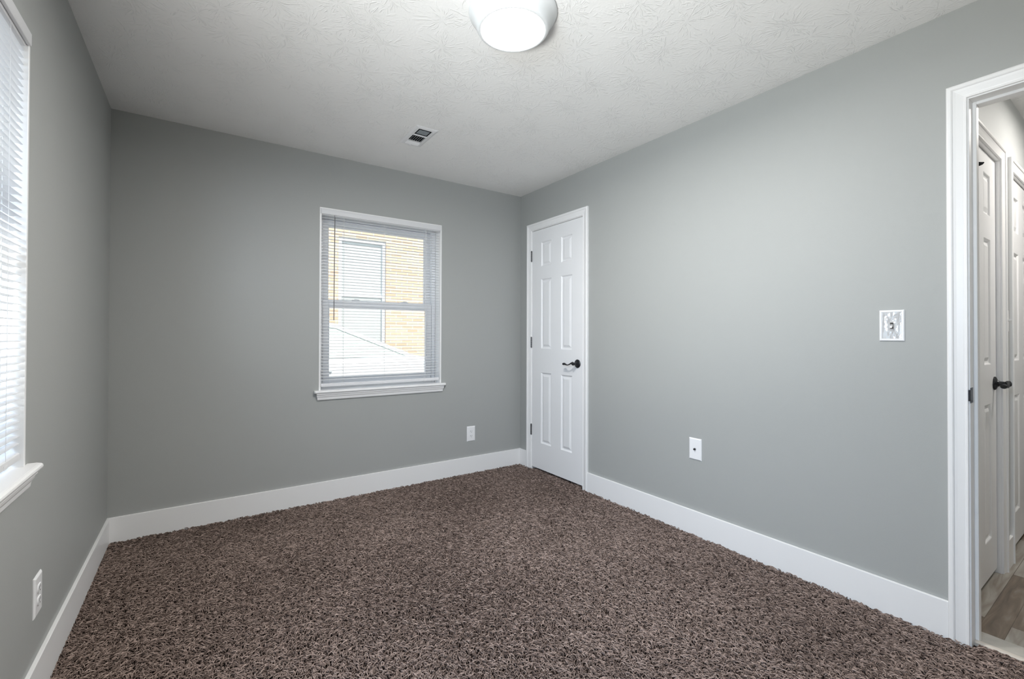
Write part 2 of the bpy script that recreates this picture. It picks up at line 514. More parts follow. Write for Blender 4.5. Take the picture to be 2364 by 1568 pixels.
# ------------------------------------------------------------------ doors
def rect_ring(mb, rects):
    """nested rectangles (u0,u1,z0,z1,v) joined by sloping bands, last filled"""
    vs = []
    for (a, b, c, d, v) in rects: vs += [(a, v, c), (b, v, c), (b, v, d), (a, v, d)]
    fs = []
    for k in range(len(rects) - 1):
        for j in range(4):
            n = (j + 1) % 4
            fs.append((k * 4 + j, k * 4 + n, (k + 1) * 4 + n, (k + 1) * 4 + j))
    k = len(rects) - 1
    fs.append((k * 4, k * 4 + 1, k * 4 + 2, k * 4 + 3))
    mb.add(vs, fs)

def six_panel(mb, u0, u1, z0, z1, v, t, cols, rows):
    us = [u0] + [c for p in cols for c in p] + [u1]
    zs = [z0] + [c for p in rows for c in p] + [z1]
    for i in range(len(us) - 1):
        for j in range(len(zs) - 1):
            a, b, c, d = us[i], us[i + 1], zs[j], zs[j + 1]
            if i % 2 == 1 and j % 2 == 1:
                R_ = [(a, b, c, d, v)]
                for ins, dv in ((0.003, 0.0015), (0.008, 0.0075), (0.013, 0.0095), (0.018, 0.0095), (0.034, 0.0030), (0.037, 0.0025)):
                    R_.append((a + ins, b - ins, c + ins, d - ins, v + dv))
                rect_ring(mb, R_)
            else:
                mb.add([(a, v, c), (b, v, c), (b, v, d), (a, v, d)], [(0, 1, 2, 3)])
    # sides and back
    mb.add([(u0, v, z0), (u1, v, z0), (u1, v, z1), (u0, v, z1), (u0, v + t, z0), (u1, v + t, z0), (u1, v + t, z1), (u0, v + t, z1)],
           [(0, 4, 5, 1), (1, 5, 6, 2), (2, 6, 7, 3), (3, 7, 4, 0), (7, 6, 5, 4)])

def hinge_mesh(u, z, v):
    mb = MB()
    for k in range(5):
        h = 0.089 / 5
        mb.lathe([(0.0, z - 0.0445 + k * h), (0.0062, z - 0.0445 + k * h + 0.0004), (0.0062, z - 0.0445 + (k + 1) * h - 0.0006), (0.0, z - 0.0445 + (k + 1) * h)], 14, 'z', (u, v, 0))
    mb.lathe([(0.0, z + 0.0445), (0.0045, z + 0.0452), (0.0048, z + 0.0478), (0.0, z + 0.050)], 14, 'z', (u, v, 0))
    mb.lathe([(0.0, z - 0.049), (0.0042, z - 0.0475), (0.0045, z - 0.0445), (0.0, z - 0.0444)], 14, 'z', (u, v, 0))
    return mb

def lever(parent, u, z, v, d=-1, matl='black'):
    """rose and wavy lever; d = direction along u; projecting to -v"""
    h = MB().lathe([(0.0, v), (0.0325, v - 0.0005), (0.0330, v - 0.004), (0.030, v - 0.0075), (0.022, v - 0.0105), (0.016, v - 0.0125), (0.0135, v - 0.018), (0.0, v - 0.0181)], 40, 'y', (u, 0, z))
    root = h.build('door_handle', M[matl], parent, smooth=True)
    l = MB()
    l.tube([(u, v - 0.012, z), (u, v - 0.040, z), (u, v - 0.052, z)], [0.0115, 0.0105, 0.012], 16)
    pts = []; rs = []
    for k in range(15):
        s = k / 14
        pts.append((u + d * (0.004 + 0.108 * s), v - 0.048 - 0.006 * math.sin(PI * s), z + 0.006 * math.cos(2.1 * PI * s) - 0.014 * s + 0.002))
        rs.append(0.0105 - 0.0055 * math.sin(PI * min(1, s * 1.15)) + (0.0015 if s > 0.85 else 0))
    l.tube(pts, rs, 14, 0.8)
    l.lathe([(0.0, v - 0.060), (0.009, v - 0.0585), (0.013, v - 0.052), (0.0125, v - 0.044), (0.0, v - 0.0435)], 20, 'y', (u, 0, z))
    l.build('lever', M[matl], root, smooth=True)
    return root

ROWS = [(0.250, 0.857), (1.060, 1.657), (1.765, 1.975)]
# closet door
d1 = empty('door_1', (0, 0, 0), -PI / 2); struct(d1)
mb = MB(); six_panel(mb, 0.180, 0.816, 0.028, 2.084, 0.0015, 0.035, [(0.302, 0.440), (0.562, 0.697)], ROWS)
mb.build('door_leaf', M['door'], d1)
for z in (1.868, 1.112, 0.350):
    hinge_mesh(0.174, z, -0.0055).build('hinge', M['hinge'], d1, smooth=True)
lever(d1, 0.762, 0.955, 0.0015, -1)
MB().box(0.8155, 0.8172, 0.006, 0.030, 0.93, 0.985).build('latch_plate', M['hinge'], d1)
# hall closet door
ROWS2 = [(0.205, 0.852), (1.040, 1.640), (1.755, 1.950)]
d2 = empty('door_2', (0, HW, 0), 0); struct(d2)
mb = MB(); six_panel(mb, 0.244, 0.857, 0.030, 2.044, 0.015, 0.035, [(0.352, 0.487), (0.610, 0.750)], ROWS2)
mb.build('door_leaf', M['door'], d2)
for z in (1.868, 1.112, 0.350):
    hinge_mesh(0.236, z, -0.0055).build('hinge', M['hinge'], d2, smooth=True)
lever(d2, 0.812, 0.945, 0.015, -1)
# second hall door
d3 = empty('door_3', (0, HW, 0), 0); struct(d3)
mb = MB(); six_panel(mb, 1.127, 1.881, 0.030, 2.044, 0.012, 0.035, [(1.240, 1.440), (1.568, 1.768)], ROWS2)
mb.build('door_leaf', M['door'], d3)
for z in (1.868, 1.02, 0.350):
    hinge_mesh(1.119, z, -0.0055).build('hinge', M['black'], d3, smooth=True)
lever(d3, 1.83, 0.945, 0.012, -1)
# hook on the hall closet door
hk = MB()
hk.lathe([(0.0, HW + 0.015), (0.014, HW + 0.0145), (0.014, HW + 0.010), (0.0, HW + 0.009)], 20, 'y', (0.478, 0, 1.950))
hk.tube([(0.478, HW + 0.013, 1.952), (0.479, HW + 0.004, 1.950), (0.480, HW - 0.004, 1.951), (0.481, HW - 0.009, 1.954)], [0.010, 0.009, 0.006, 0.002], 12)
o = hk.build('coat_hook', M['black'], smooth=True)
tag(o, 'small black pointed coat hook high on the hall closet door', 'hook')

# transition strip at the doorway, pale border plank
MB().extrude([(0.036, -0.002), (0.036, 0.010), (0.042, 0.0145), (0.054, 0.0150), (0.060, 0.008), (0.062, 0.0045), (0.062, -0.002)], -3.69, -2.93, 'y').build('trim_5', M['strip'])
struct(bpy.data.objects['trim_5'])
struct(MB().box(0.062, 0.155, -3.69, -2.93, 0.004, 0.0062).build('trim_6', M['lightvinyl']))

# ------------------------------------------------------------------ windows (local: u right, v outwards, z up; origin = left edge of rough opening at the wall face)
def make_window(name, loc, rotz):
    e = empty(name, loc, rotz); struct(e)
    U = WIDTH; L = 0.012; z0, z1 = 0.785, WZ1 - L
    m = MB()
    # drywall-return liner with a thin bead standing just proud of the wall
    m.box(0, L, -0.003, 0.095, z0, z1); m.box(U - L, U, -0.003, 0.095, z0, z1); m.box(0, U, -0.003, 0.095, z1, WZ1)
    m.build('reveal', M['trim'], e, bevel=0.001, seg=1)
    m = MB(); a, b = 0.095, 0.175; fw = 0.042
    m.box(L, fw, a, b, z0, z1); m.box(U - fw, U - L, a, b, z0, z1)
    m.box(fw, U - fw, a, b, z1 - 0.034, z1); m.box(fw, U - fw, a, b, z0, z0 + 0.028)
    for s in (0, 1):     # track ribs in the side jambs
        for v_ in (0.131,):
            x = fw if s == 0 else U - fw - 0.006
            m.box(x, x + 0.006, v_, v_ + 0.003, z0 + 0.028, z1 - 0.034)
    m.build('window_frame', M['vinyl'], e, bevel=0.0015, seg=1)
    def sash(nm, zz0, zz1, v0, v1, st=0.040, rb=0.04, rt=0.035):
        s = MB()
        u0, u1 = fw + 0.002, U - fw - 0.002
        s.box(u0, u0 + st, v0, v1, zz0, zz1); s.box(u1 - st, u1, v0, v1, zz0, zz1)
        s.box(u0 + st, u1 - st, v0, v1, zz0, zz0 + rb); s.box(u0 + st, u1 - st, v0, v1, zz1 - rt, zz1)
        # glazing bead
        g = 0.008
        s.box(u0 + st, u0 + st + g, v0 + 0.006, v1 - 0.004, zz0 + rb, zz1 - rt); s.box(u1 - st - g, u1 - st, v0 + 0.006, v1 - 0.004, zz0 + rb, zz1 - rt)
        s.box(u0 + st + g, u1 - st - g, v0 + 0.006, v1 - 0.004, zz0 + rb, zz0 + rb + g); s.box(u0 + st + g, u1 - st - g, v0 + 0.006, v1 - 0.004, zz1 - rt - g, zz1 - rt)
        so = s.build(nm, M['vinyl'], e, bevel=0.0015, seg=1)
        vm = (v0 + v1) / 2
        MB().box(u0 + st + g, u1 - st - g, vm - 0.0015, vm + 0.0015, zz0 + rb + g, zz1 - rt - g).build('pane', M['glass'], so)
        return so
    sash('upper_sash', 1.385, z1 - 0.036, 0.136, 0.166, rb=0.040, rt=0.040)
    ls = sash('lower_sash', z0 + 0.030, 1.425, 0.100, 0.130, rb=0.042, rt=0.046)
    for uu in (0.28, 0.66):
        k = MB(); k.box(uu - 0.028, uu + 0.028, 0.102, 0.128, 1.425, 1.433); k.box(uu - 0.010, uu + 0.020, 0.100, 0.118, 1.433, 1.441)
        k.build('sash_lock', M['vinyl'], ls, bevel=0.002, seg=2)
    # stool and apron
    s = MB()
    nose = [(0.0, 0.765), (-0.026, 0.765), (-0.032, 0.767), (-0.035, 0.771), (-0.036, 0.775), (-0.035, 0.780), (-0.031, 0.784), (-0.026, 0.785), (0.0, 0.785)]
    rings = []
    for uu, k in ((-0.032, 0.75), (-0.026, 1.0), (U + 0.026, 1.0), (U + 0.032, 0.75)):
        rings.append([(uu, y * k, z) for y, z in nose])
    s.loft(rings)
    s.box(0, U, 0, 0.10, 0.765, 0.785)
    s.build('window_sill', M['trim'], e)
    a_ = MB(); prof = [(0.0, 0.717), (-0.009, 0.717), (-0.012, 0.722), (-0.014, 0.735), (-0.019, 0.744), (-0.021, 0.752), (-0.026, 0.757), (-0.026, 0.765), (0.0, 0.765)]
    rings = []
    for uu, k in ((-0.016, 1.0), (U + 0.016, 1.0)):
        rings.append([(uu + (0.006 if uu < 0 else -0.006) * (1 if z < 0.74 else 0), y, z) for y, z in prof])
    a_.loft(rings); a_.build('apron', M['trim'], e)
    return e
win1 = make_window('window_1', (W1[0], 0, 0), 0)
win2 = make_window('window_2', (-W, W2[0], 0), PI / 2)
win_added = make_window('window_added', (-W, W_ADDED[0], 0), PI / 2)  # bare window out of view, added only to brighten the room

# ------------------------------------------------------------------ blinds
def make_blind():
    e = empty('window_blind')
    U = WIDTH; g = 0.018; u0, u1 = g, U - g
    ztop = 2.052
    h = MB().extrude([(0.006, ztop), (0.003, ztop - 0.003), (0.002, ztop - 0.012), (0.002, ztop - 0.032), (0.005, ztop - 0.036), (0.030, ztop - 0.036), (0.033, ztop - 0.030), (0.033, ztop)], u0 - 0.003, u1 + 0.003, 'x')
    h.build('head_rail', M['slat'], e, smooth=True)
    v_ = MB()
    vp = [(0.001, 2.0215), (-0.007, 2.0215), (-0.0085, 2.024), (-0.0085, 2.055), (-0.0065, 2.0595), (0.001, 2.0605)]
    v_.loft([[(uu, y * k, z) for y, z in vp] for uu, k in ((0.0055, 0.35), (0.008, 0.85), (0.012, 1.0), (U - 0.012, 1.0), (U - 0.008, 0.85), (U - 0.0055, 0.35))])
    v_.build('valance', M['slat'], e, smooth=True)
    # slats: crowned strips, nearly level
    s = MB(); pitch = 0.0212; z = ztop - 0.052; n = 0
    vc = 0.018; hw = 0.0125
    rnd = random.Random(5)
    zs = []
    while z > 0.835:
        tilt = R(1.5) + rnd.uniform(-0.012, 0.012)
        sag = rnd.uniform(-0.0005, 0.0005)
        prof = []
        for k in range(7):
            q = -1 + 2 * k / 6
            prof.append((q * hw, 0.0022 * (1 - q * q)))
        rings = []
        for uu in (u0, u1):
            top = []; bot = []
            for (p, hgt) in prof:
                y = vc + p * math.cos(tilt) - hgt * math.sin(tilt); zz = z + sag * (1 if uu > U / 2 else -1) + p * math.sin(tilt) + hgt * math.cos(tilt)
                top.append((uu, y, zz + 0.0003)); bot.append((uu, y, zz - 0.0003))
            rings.append(top + bot[::-1])
        # rounded slat ends
        r0 = [(u0 - 0.004, vc + (p[1] - vc) * 0.55, p[2]) for p in rings[0]]
        r1 = [(u1 + 0.004, vc + (p[1] - vc) * 0.55, p[2]) for p in rings[1]]
        s.loft([r0, rings[0], rings[1], r1])
        zs.append(z); z -= pitch
    zl = zs[-1]
    s.build('slats', M['slat'], e, smooth=True)
    b = MB().extrude([(vc - 0.0125, 0.808), (vc - 0.0135, 0.812), (vc - 0.0125, 0.826), (vc - 0.009, 0.829), (vc + 0.009, 0.829), (vc + 0.0125, 0.826), (vc + 0.0135, 0.812), (vc + 0.0125, 0.808)], u0 - 0.002, u1 + 0.002, 'x')
    b.build('bottom_rail', M['slat'], e, smooth=True)
    for uu in (0.165, U / 2, U - 0.135):
        c = MB()
        for v_ in (vc - 0.0137, vc + 0.0137): c.box(uu - 0.0006, uu + 0.0006, v_ - 0.0005, v_ + 0.0005, 0.829, ztop - 0.036)
        for z in zs: c.box(uu - 0.0004, uu + 0.0004, vc - 0.0137, vc + 0.0137, z - 0.0016, z - 0.0009)
        c.box(uu + 0.004, uu + 0.0055, vc - 0.001, vc + 0.001, 0.829, ztop - 0.036)
        c.build('ladder_cord', M['cord'], e)
        MB().box(uu - 0.012, uu + 0.012, vc - 0.0150, vc - 0.0125, 0.808, 0.819).build('cord_clip', M['slat'], e, bevel=0.0008, seg=1)
    w = MB(); uw = 0.099
    w.tube([(uw, -0.010, ztop - 0.046), (uw - 0.001, -0.011, 1.9), (uw - 0.003, -0.010, 1.276)], 0.0032, 6)
    w.tube([(uw, 0.010, ztop - 0.030), (uw, -0.002, ztop - 0.034), (uw, -0.010, ztop - 0.048)], 0.0018, 8)
    w.build('tilt_wand', M['wand'], e)
    return e
b1 = make_blind()
b1.location = (W1[0], 0, 0)
tag(b1, 'white mini blind with a dark tilt wand hanging in the back wall window', 'window blind', 'white mini blinds in the windows')
b2 = copy_tree(b1)
b2.location = (-W, W2[0], 0); b2.rotation_euler.z = PI / 2
tag(b2, 'white mini blind hanging in the window at the left edge of the room', 'window blind', 'white mini blinds in the windows')

# ------------------------------------------------------------------ wall plates
def plate_mesh(w, h, t=0.006):
    mb = MB()
    rings = []
    for ins, v in ((0, 0), (0, -0.002), (0.0035, -t * 0.8), (0.006, -t), ):
        rings.append([(-w / 2 + ins, v, -h / 2 + ins), (w / 2 - ins, v, -h / 2 + ins), (w / 2 - ins, v, h / 2 - ins), (-w / 2 + ins, v, h / 2 - ins)])
    mb.loft(rings)
    return mb
def screw(parent, u, z, v):
    s = MB().lathe([(0.0035, v), (0.0032, v - 0.0010), (0.0, v - 0.0014)], 16, 'y', (u, 0, z))
    s.box(u - 0.0028, u + 0.0028, v - 0.0015, v - 0.0012, z - 0.0004, z + 0.0004)
    return s.build('screw', M['plate'], parent)

def make_outlet():
    e = empty('wall_outlet')
    plate_mesh(0.079, 0.126).build('cover_plate', M['plate'], e)
    for s in (1, -1):
        zc = s * 0.0195
        r = MB(); ring = []
        pts = []
        for k in range(32):
            a = 2 * PI * k / 32
            pts.append((0.0172 * math.cos(a), max(-0.0137, min(0.0137, 0.0172 * math.sin(a))) + zc))
        r.loft([[(p[0], -0.006, p[1]) for p in pts], [(p[0], -0.0085, p[1]) for p in pts]])
        f = r.build('receptacle', M['plate'], e)
        sl = MB()
        sl.box(-0.0075, -0.0055, -0.0088, -0.0080, zc - 0.001, zc + 0.008); sl.box(0.0055, 0.0075, -0.0088, -0.0080, zc, zc + 0.0075)
        sl.lathe([(0.0, -0.0088), (0.0024, -0.0088), (0.0024, -0.0080), (0, -0.0080)], 12, 'y', (0, 0, zc - 0.0065))
        sl.build('slots', M['slot'], f)
    screw(e, 0, 0, -0.006)
    return e
ou1 = make_outlet(); ou1.location = (-0.512, 0, 0.340)
tag(ou1, 'white duplex outlet on the back wall below and right of the window', 'outlet', 'duplex outlets low on the walls')
ou2 = copy_tree(ou1); ou2.location = (-W, -1.315, 0.345); ou2.rotation_euler.z = PI / 2
tag(ou2, 'white duplex outlet low on the left wall beside the corner baseboard, seen edge-on', 'outlet', 'duplex outlets low on the walls')

cb = empty('cable_outlet', (0, -1.775, 0.5085), -PI / 2)
tag(cb, 'white coaxial cable wall plate low on the long right wall', 'cable outlet')
plate_mesh(0.080, 0.126).build('cover_plate', M['plate'], cb)
f = MB().lathe([(0.0078, -0.006), (0.0078, -0.0095), (0.0, -0.0096)], 6, 'y', (0, 0, 0.0)).build('connector', M['screw'], cb)
f2 = MB().lathe([(0.0046, -0.0095), (0.0046, -0.017), (0.0034, -0.0172), (0.0034, -0.012), (0, -0.0119)], 20, 'y'); f2.build('socket', M['slot'], f)

sw = empty('light_switch', (0, -2.695, 1.219), -PI / 2)
tag(sw, 'white toggle light switch still wrapped in clear film beside the doorway', 'light switch')
mb = MB(); w_, h_ = 0.084, 0.130; rings = []
for ins, v in ((0, 0), (0, -0.003), (0.003, -0.0058), (0.007, -0.0062), (0.010, -0.0040), (0.0125, -0.0038)):
    rings.append([(-w_ / 2 + ins, v, -h_ / 2 + ins), (w_ / 2 - ins, v, -h_ / 2 + ins), (w_ / 2 - ins, v, h_ / 2 - ins), (-w_ / 2 + ins, v, h_ / 2 - ins)])
mb.loft(rings); mb.build('cover_plate', M['plate'], sw)
MB().box(-0.0055, 0.0055, -0.0046, -0.0036, -0.0125, 0.0125).build('toggle_slot', M['slot'], sw)
MB().loft([[(-0.0045, -0.004, -0.005), (0.0045, -0.004, -0.005), (0.0045, -0.004, 0.006), (-0.0045, -0.004, 0.006)],
           [(-0.0038, -0.016, -0.010), (0.0038, -0.016, -0.010), (0.0038, -0.0135, -0.002), (-0.0038, -0.0135, -0.002)]]).build('toggle', M['plate'], sw, bevel=0.0008, seg=2)
for z in (0.030, -0.030): screw(sw, 0, z, -0.004)
# crumpled clear film
rnd = random.Random(11)
fm = MB(); nx_, nz_ = 22, 34; vs = []
cre = [(rnd.uniform(-1, 1), rnd.uniform(-1, 1), rnd.uniform(0, PI), rnd.uniform(0.4, 1.0)) for _ in range(16)]
for j in range(nz_ + 1):
    for i in range(nx_ + 1):
        u = (-0.5 + i / nx_) * 0.064; z = (-0.5 + j / nz_) * 0.110
        h = 0
        for (cx_, cz_, an, am) in cre:
            dd = (u / 0.032 - cx_) * math.cos(an) + (z / 0.055 - cz_) * math.sin(an)
            h += am * max(0, 1 - abs(dd) * 5)
        bulge = 0.0 if abs(u) > 0.012 or abs(z) > 0.02 else 0.010 * (1 - abs(u) / 0.012) * (1 - abs(z) / 0.02)
        vs.append((u, -0.0052 - 0.0011 * h - bulge * 1.1, z))
fs = [(j * (nx_ + 1) + i, j * (nx_ + 1) + i + 1, (j + 1) * (nx_ + 1) + i + 1, (j + 1) * (nx_ + 1) + i) for j in range(nz_) for i in range(nx_)]
fm.add(vs, fs); fm.build('clear_film', M['film'], sw)

hs = empty('light_switch', (1.078 - 0.005, HW, 1.255), 0)
tag(hs, 'white light switch on the hall wall between the two hall doors', 'light switch')
hs.location = (1.0 - 0.005, HW, 1.255)
plate_mesh(0.070, 0.115).build('cover_plate', M['plate'], hs)
MB().loft([[(-0.0045, -0.006, -0.005), (0.0045, -0.006, -0.005), (0.0045, -0.006, 0.006), (-0.0045, -0.006, 0.006)],
           [(-0.0038, -0.020, 0.002), (0.0038, -0.020, 0.002), (0.0038, -0.0175, 0.010), (-0.0038, -0.0175, 0.010)]]).build('toggle', M['plate'], hs, bevel=0.0008, seg=2)
for z in (0.030, -0.030): screw(hs, 0, z, -0.006)

# ------------------------------------------------------------------ ceiling register
rg = empty('ceiling_vent', (-1.267, -0.650, H), 0)
tag(rg, 'white three-section air register set in the ceiling near the back window', 'ceiling vent')
# frame plate with an opening, sloping rim; y from -0.145 to +0.145, x +-0.072
m = MB()
def rr(hx, hy, z): return [(-hx, -hy, z), (hx, -hy, z), (hx, hy, z), (-hx, hy, z)]
m.loft([rr(0.072, 0.146, 0), rr(0.072, 0.146, -0.0015), rr(0.060, 0.134, -0.0055), rr(0.046, 0.120, -0.0065), rr(0.044, 0.118, -0.0060), rr(0.044, 0.118, -0.0005)], cap=False)
for y in (-0.0235, 0.0725):      # dividers between the three sections
    m.box(-0.045, 0.045, y - 0.0045, y + 0.0045, -0.0070, -0.001)
m.build('frame', M['register'], rg)
MB().box(-0.0445, 0.0445, -0.119, 0.119, -0.0008, -0.0002).build('duct_opening', M['duct'], rg)
l = MB()
def louver(c, along, half, tilt, wid=0.010):
    dx = wid / 2 * math.cos(tilt); dz = wid / 2 * math.sin(tilt)
    if along == 'x':
        l.loft([[(s * half, c - dx, -0.0075 + 0 - dz), (s * half, c + dx, -0.0075 + dz), (s * half, c + dx, -0.0070 + dz), (s * half, c - dx, -0.0070 - dz)] for s in (-1, 1)])
    else:
        y0_, y1_ = half
        l.loft([[(c - dx, y, -0.0075 - dz), (c + dx, y, -0.0075 + dz), (c + dx, y, -0.0070 + dz), (c - dx, y, -0.0070 - dz)] for y in (y0_, y1_)])
for c in (-0.045, -0.062, -0.100, -0.112): pass
for c in (0.083, 0.093, 0.103, 0.113): louver(c, 'x', 0.044, R(-35), 0.011)
for c in (-0.036, -0.022, -0.008, 0.006, 0.020, 0.034): louver(c, 'y', (-0.019, 0.068), R(62), 0.007)
l.build('louvers', M['register'], rg)
MB().box(-0.034, 0.034, -0.100, -0.044, -0.0035, -0.0020).build('damper', M['damper'], rg)
tb = MB(); tb.box(-0.006, 0.002, 0.134, 0.150, -0.009, -0.004); tb.build('damper_lever', M['register'], rg)

# ------------------------------------------------------------------ ceiling lamp
LX, LY = -1.400, -1.905
lp = empty('ceiling_light', (LX, LY, H), 0)
tag(lp, 'round flush white ceiling light glowing in the middle of the ceiling', 'ceiling light')
m = MB().lathe([(0.150, 0.0), (0.172, -0.001), (0.1735, -0.006), (0.171, -0.013), (0.164, -0.020), (0.155, -0.032), (0.148, -0.048), (0.143, -0.062), (0.138, -0.070), (0.132, -0.0735), (0.1260, -0.0735), (0.1238, -0.0725), (0.1236, -0.066)], 96, cap=False)
m.build('lamp_body', M['lampbody'], lp, smooth=True)
m = MB().lathe([(0.0, -0.0710), (0.08, -0.0705), (0.1220, -0.0690), (0.1232, -0.066), (0.0, -0.0655)], 96)
m.build('lamp_lens', M['lens'], lp, smooth=True)
# hall ceiling light, its glow seen on the hall wall
M['hallbody'] = mat('frosted_hall_lamp_body', (0.82, 0.82, 0.82), 0.4, 0.4)
M['halllens'] = mat('lit_hall_lamp_lens', (0.9, 0.9, 0.9), 0.5, 0.3, emit=((1.0, 0.955, 0.90), HALL_EMIT))
hl = empty('ceiling_light', (1.15, -3.42, H), 0)
tag(hl, 'round flush ceiling light in the hall beyond the doorway', 'ceiling light')
MB().lathe([(0.13, 0.0), (0.15, -0.001), (0.15, -0.010), (0.138, -0.030), (0.125, -0.045), (0.115, -0.046)], 64, cap=False).build('lamp_body', M['hallbody'], hl, smooth=True)
MB().lathe([(0.0, -0.046), (0.115, -0.045), (0.116, -0.040), (0.0, -0.040)], 64).build('lamp_lens', M['halllens'], hl, smooth=True)

# ------------------------------------------------------------------ carpet
def carpet():
    rs = np.random.RandomState(3)
    x0, x1, y0, y1 = -W + TB + 0.004, -TB - 0.004, -3.55, -TB - 0.004
    dens = 18500
    step = 1 / math.sqrt(dens)
    gx = np.arange(x0, x1, step); gy = np.arange(y0, y1, step)
    X, Y = np.meshgrid(gx, gy); X = X.ravel(); Y = Y.ravel()
    # a few rows in front of the closet door and in the main doorway
    ex = []
    for (a, b, c, d) in ((-TB - 0.004, 0.030, -0.806, -0.190), (-TB - 0.004, 0.040, -3.55, -2.936)):
        gx2 = np.arange(a, b, step); gy2 = np.arange(c, d, step)
        A, B = np.meshgrid(gx2, gy2); ex.append((A.ravel(), B.ravel()))
    X = np.concatenate([X] + [e_[0] for e_ in ex]); Y = np.concatenate([Y] + [e_[1] for e_ in ex])
    n = len(X)
    X = X + rs.uniform(-.5, .5, n) * step; Y = Y + rs.uniform(-.5, .5, n) * step
    def smooth_noise(seed, sc):
        r2 = np.random.RandomState(seed); v = np.zeros(n)
        for _ in range(9):
            a = r2.uniform(0, 2 * PI); f = sc * r2.uniform(.5, 1.6)
            v += np.sin(f * (X * np.cos(a) + Y * np.sin(a)) + r2.uniform(0, 6.28))
        return v / 3.0
    lean = smooth_noise(1, 7.0); tone = smooth_noise(2, 4.0); clump = smooth_noise(8, 60.0)
    ang = R(35) + rs.uniform(0, 2 * PI, n) * 0.8 + smooth_noise(4, 22.0) * 0.9
    L = rs.uniform(0.014, 0.027, n)
    bend = rs.uniform(-1.5, 1.5, n)
    hgt = rs.uniform(0.007, 0.0135, n) + 0.0012 * clump
    NS = 5
    P = np.zeros((n, NS, 3))
    cx = X.copy(); cy = Y.copy()
    prof_z = [-0.001, 0.72, 1.0, 1.02, 0.88]
    for k in range(NS):
        P[:, k, 0] = cx; P[:, k, 1] = cy; P[:, k, 2] = hgt * prof_z[k] if k else -0.001
        a = ang + bend * (k / (NS - 1) - .5)
        st = L * (0.10 if k == 0 else 0.30)
        cx = cx + np.cos(a) * st; cy = cy + np.sin(a) * st
    # keep inside the room
    P[:, :, 1] = np.minimum(P[:, :, 1], -TB - 0.001); P[:, :, 0] = np.maximum(P[:, :, 0], -W + TB + 0.001)
    inr = (Y > -0.80) & (Y < -0.19) | (Y < -2.94)
    lim = np.where(inr, 0.034, -TB - 0.001)
    P[:, :, 0] = np.minimum(P[:, :, 0], lim[:, None])
    rad = np.array([0.0012, 0.0019, 0.0022, 0.0020, 0.0011])
    T = np.gradient(P, axis=1); T /= np.linalg.norm(T, axis=2, keepdims=True) + 1e-9
    up = np.array([0, 0, 1.0])
    A = np.cross(T, up); A /= np.linalg.norm(A, axis=2, keepdims=True) + 1e-9
    B = np.cross(A, T)
    V = np.zeros((n, NS, 3, 3), dtype=np.float32)
    for j, th in enumerate((PI / 2, PI / 2 + 2 * PI / 3, PI / 2 + 4 * PI / 3)):
        V[:, :, j, :] = P + (A * math.cos(th) + B * math.sin(th)) * rad[None, :, None]
    nv = NS * 3
    V = V.reshape(-1, 3)
    base = (np.arange(n) * nv)[:, None]
    quads = []
    for k in range(NS - 1):
        for j in range(3):
            j2 = (j + 1) % 3
            quads.append([k * 3 + j, k * 3 + j2, (k + 1) * 3 + j2, (k + 1) * 3 + j])
    quads = np.array(quads)
    Fq = (base[:, :, None] + quads[None]).reshape(-1, 4).astype(np.int32)
    me = bpy.data.meshes.new('carpet_pile')
    me.vertices.add(len(V)); me.vertices.foreach_set('co', V.ravel())
    me.loops.add(Fq.size); me.loops.foreach_set('vertex_index', Fq.ravel())
    me.polygons.add(len(Fq)); me.polygons.foreach_set('loop_start', np.arange(0, Fq.size, 4, dtype=np.int32))
    try: me.polygons.foreach_set('loop_total', np.full(len(Fq), 4, dtype=np.int32))
    except Exception: pass
    me.polygons.foreach_set('use_smooth', np.ones(len(Fq), dtype=bool))
    me.update(calc_edges=True)
    at = me.attributes.new('yarn', 'FLOAT', 'POINT')
    col = np.clip(0.5 + rs.normal(0, 0.27, n) + 0.07 * tone + 0.06 * lean, 0, 1)
    colv = np.repeat(col[:, None], nv, axis=1).astype(np.float32).ravel()
    at.data.foreach_set('value', colv)
    me.materials.append(M['yarn'])
    o = bpy.data.objects.new('carpet_pile', me); COL.objects.link(o)
    return o
cp = carpet()
tag(cp, 'dark brown shaggy frieze carpet pile covering the bedroom floor', 'carpet', kind='stuff')

# ------------------------------------------------------------------ outdoors
GZ = -0.15
struct(MB().box(-14, 16, -12, 12, GZ - 0.1, GZ).build('ground', M['ground']))
# neighbour's brick house
NY = 5.0
nb = empty('brick_house', (0, NY, GZ))
tag(nb, 'orange brick neighbouring house with a white window, seen through the back blind', 'house')
nb_op = (-0.40, 0.46, 1.00, 3.08)
w_ = wall_mesh(-9, 12, 0, 4.4, 0, 0.25, [nb_op], 'x'); w_.build('brick_wall', M['brick'], nb)
MB().extrude([(-0.45, 4.4), (-0.45, 4.55), (2.5, 5.8), (2.5, 4.4)], -9.3, 12.3, 'x').build('roof', M['outer'], nb)
f = MB(); a, b, c, d = nb_op
f.box(a, a + .06, 0.03, 0.12, c, d); f.box(b - .06, b, 0.03, 0.12, c, d); f.box(a + .06, b - .06, 0.03, 0.12, c, c + .06); f.box(a + .06, b - .06, 0.03, 0.12, d - .06, d); f.box(a + .06, b - .06, 0.05, 0.12, 2.02, 2.08)
wf = f.build('window_frame', M['vinyl'], nb)
MB().box(a + .06, b - .06, 0.08, 0.09, c + .06, d - .06).build('pane', mat('curtained_pane', (0.62, 0.64, 0.63), 0.25, 0.5), wf)
MB().box(a - 0.06, b + 0.06, -0.05, 0.03, c - 0.08, c).build('window_sill', M['outer'], nb)

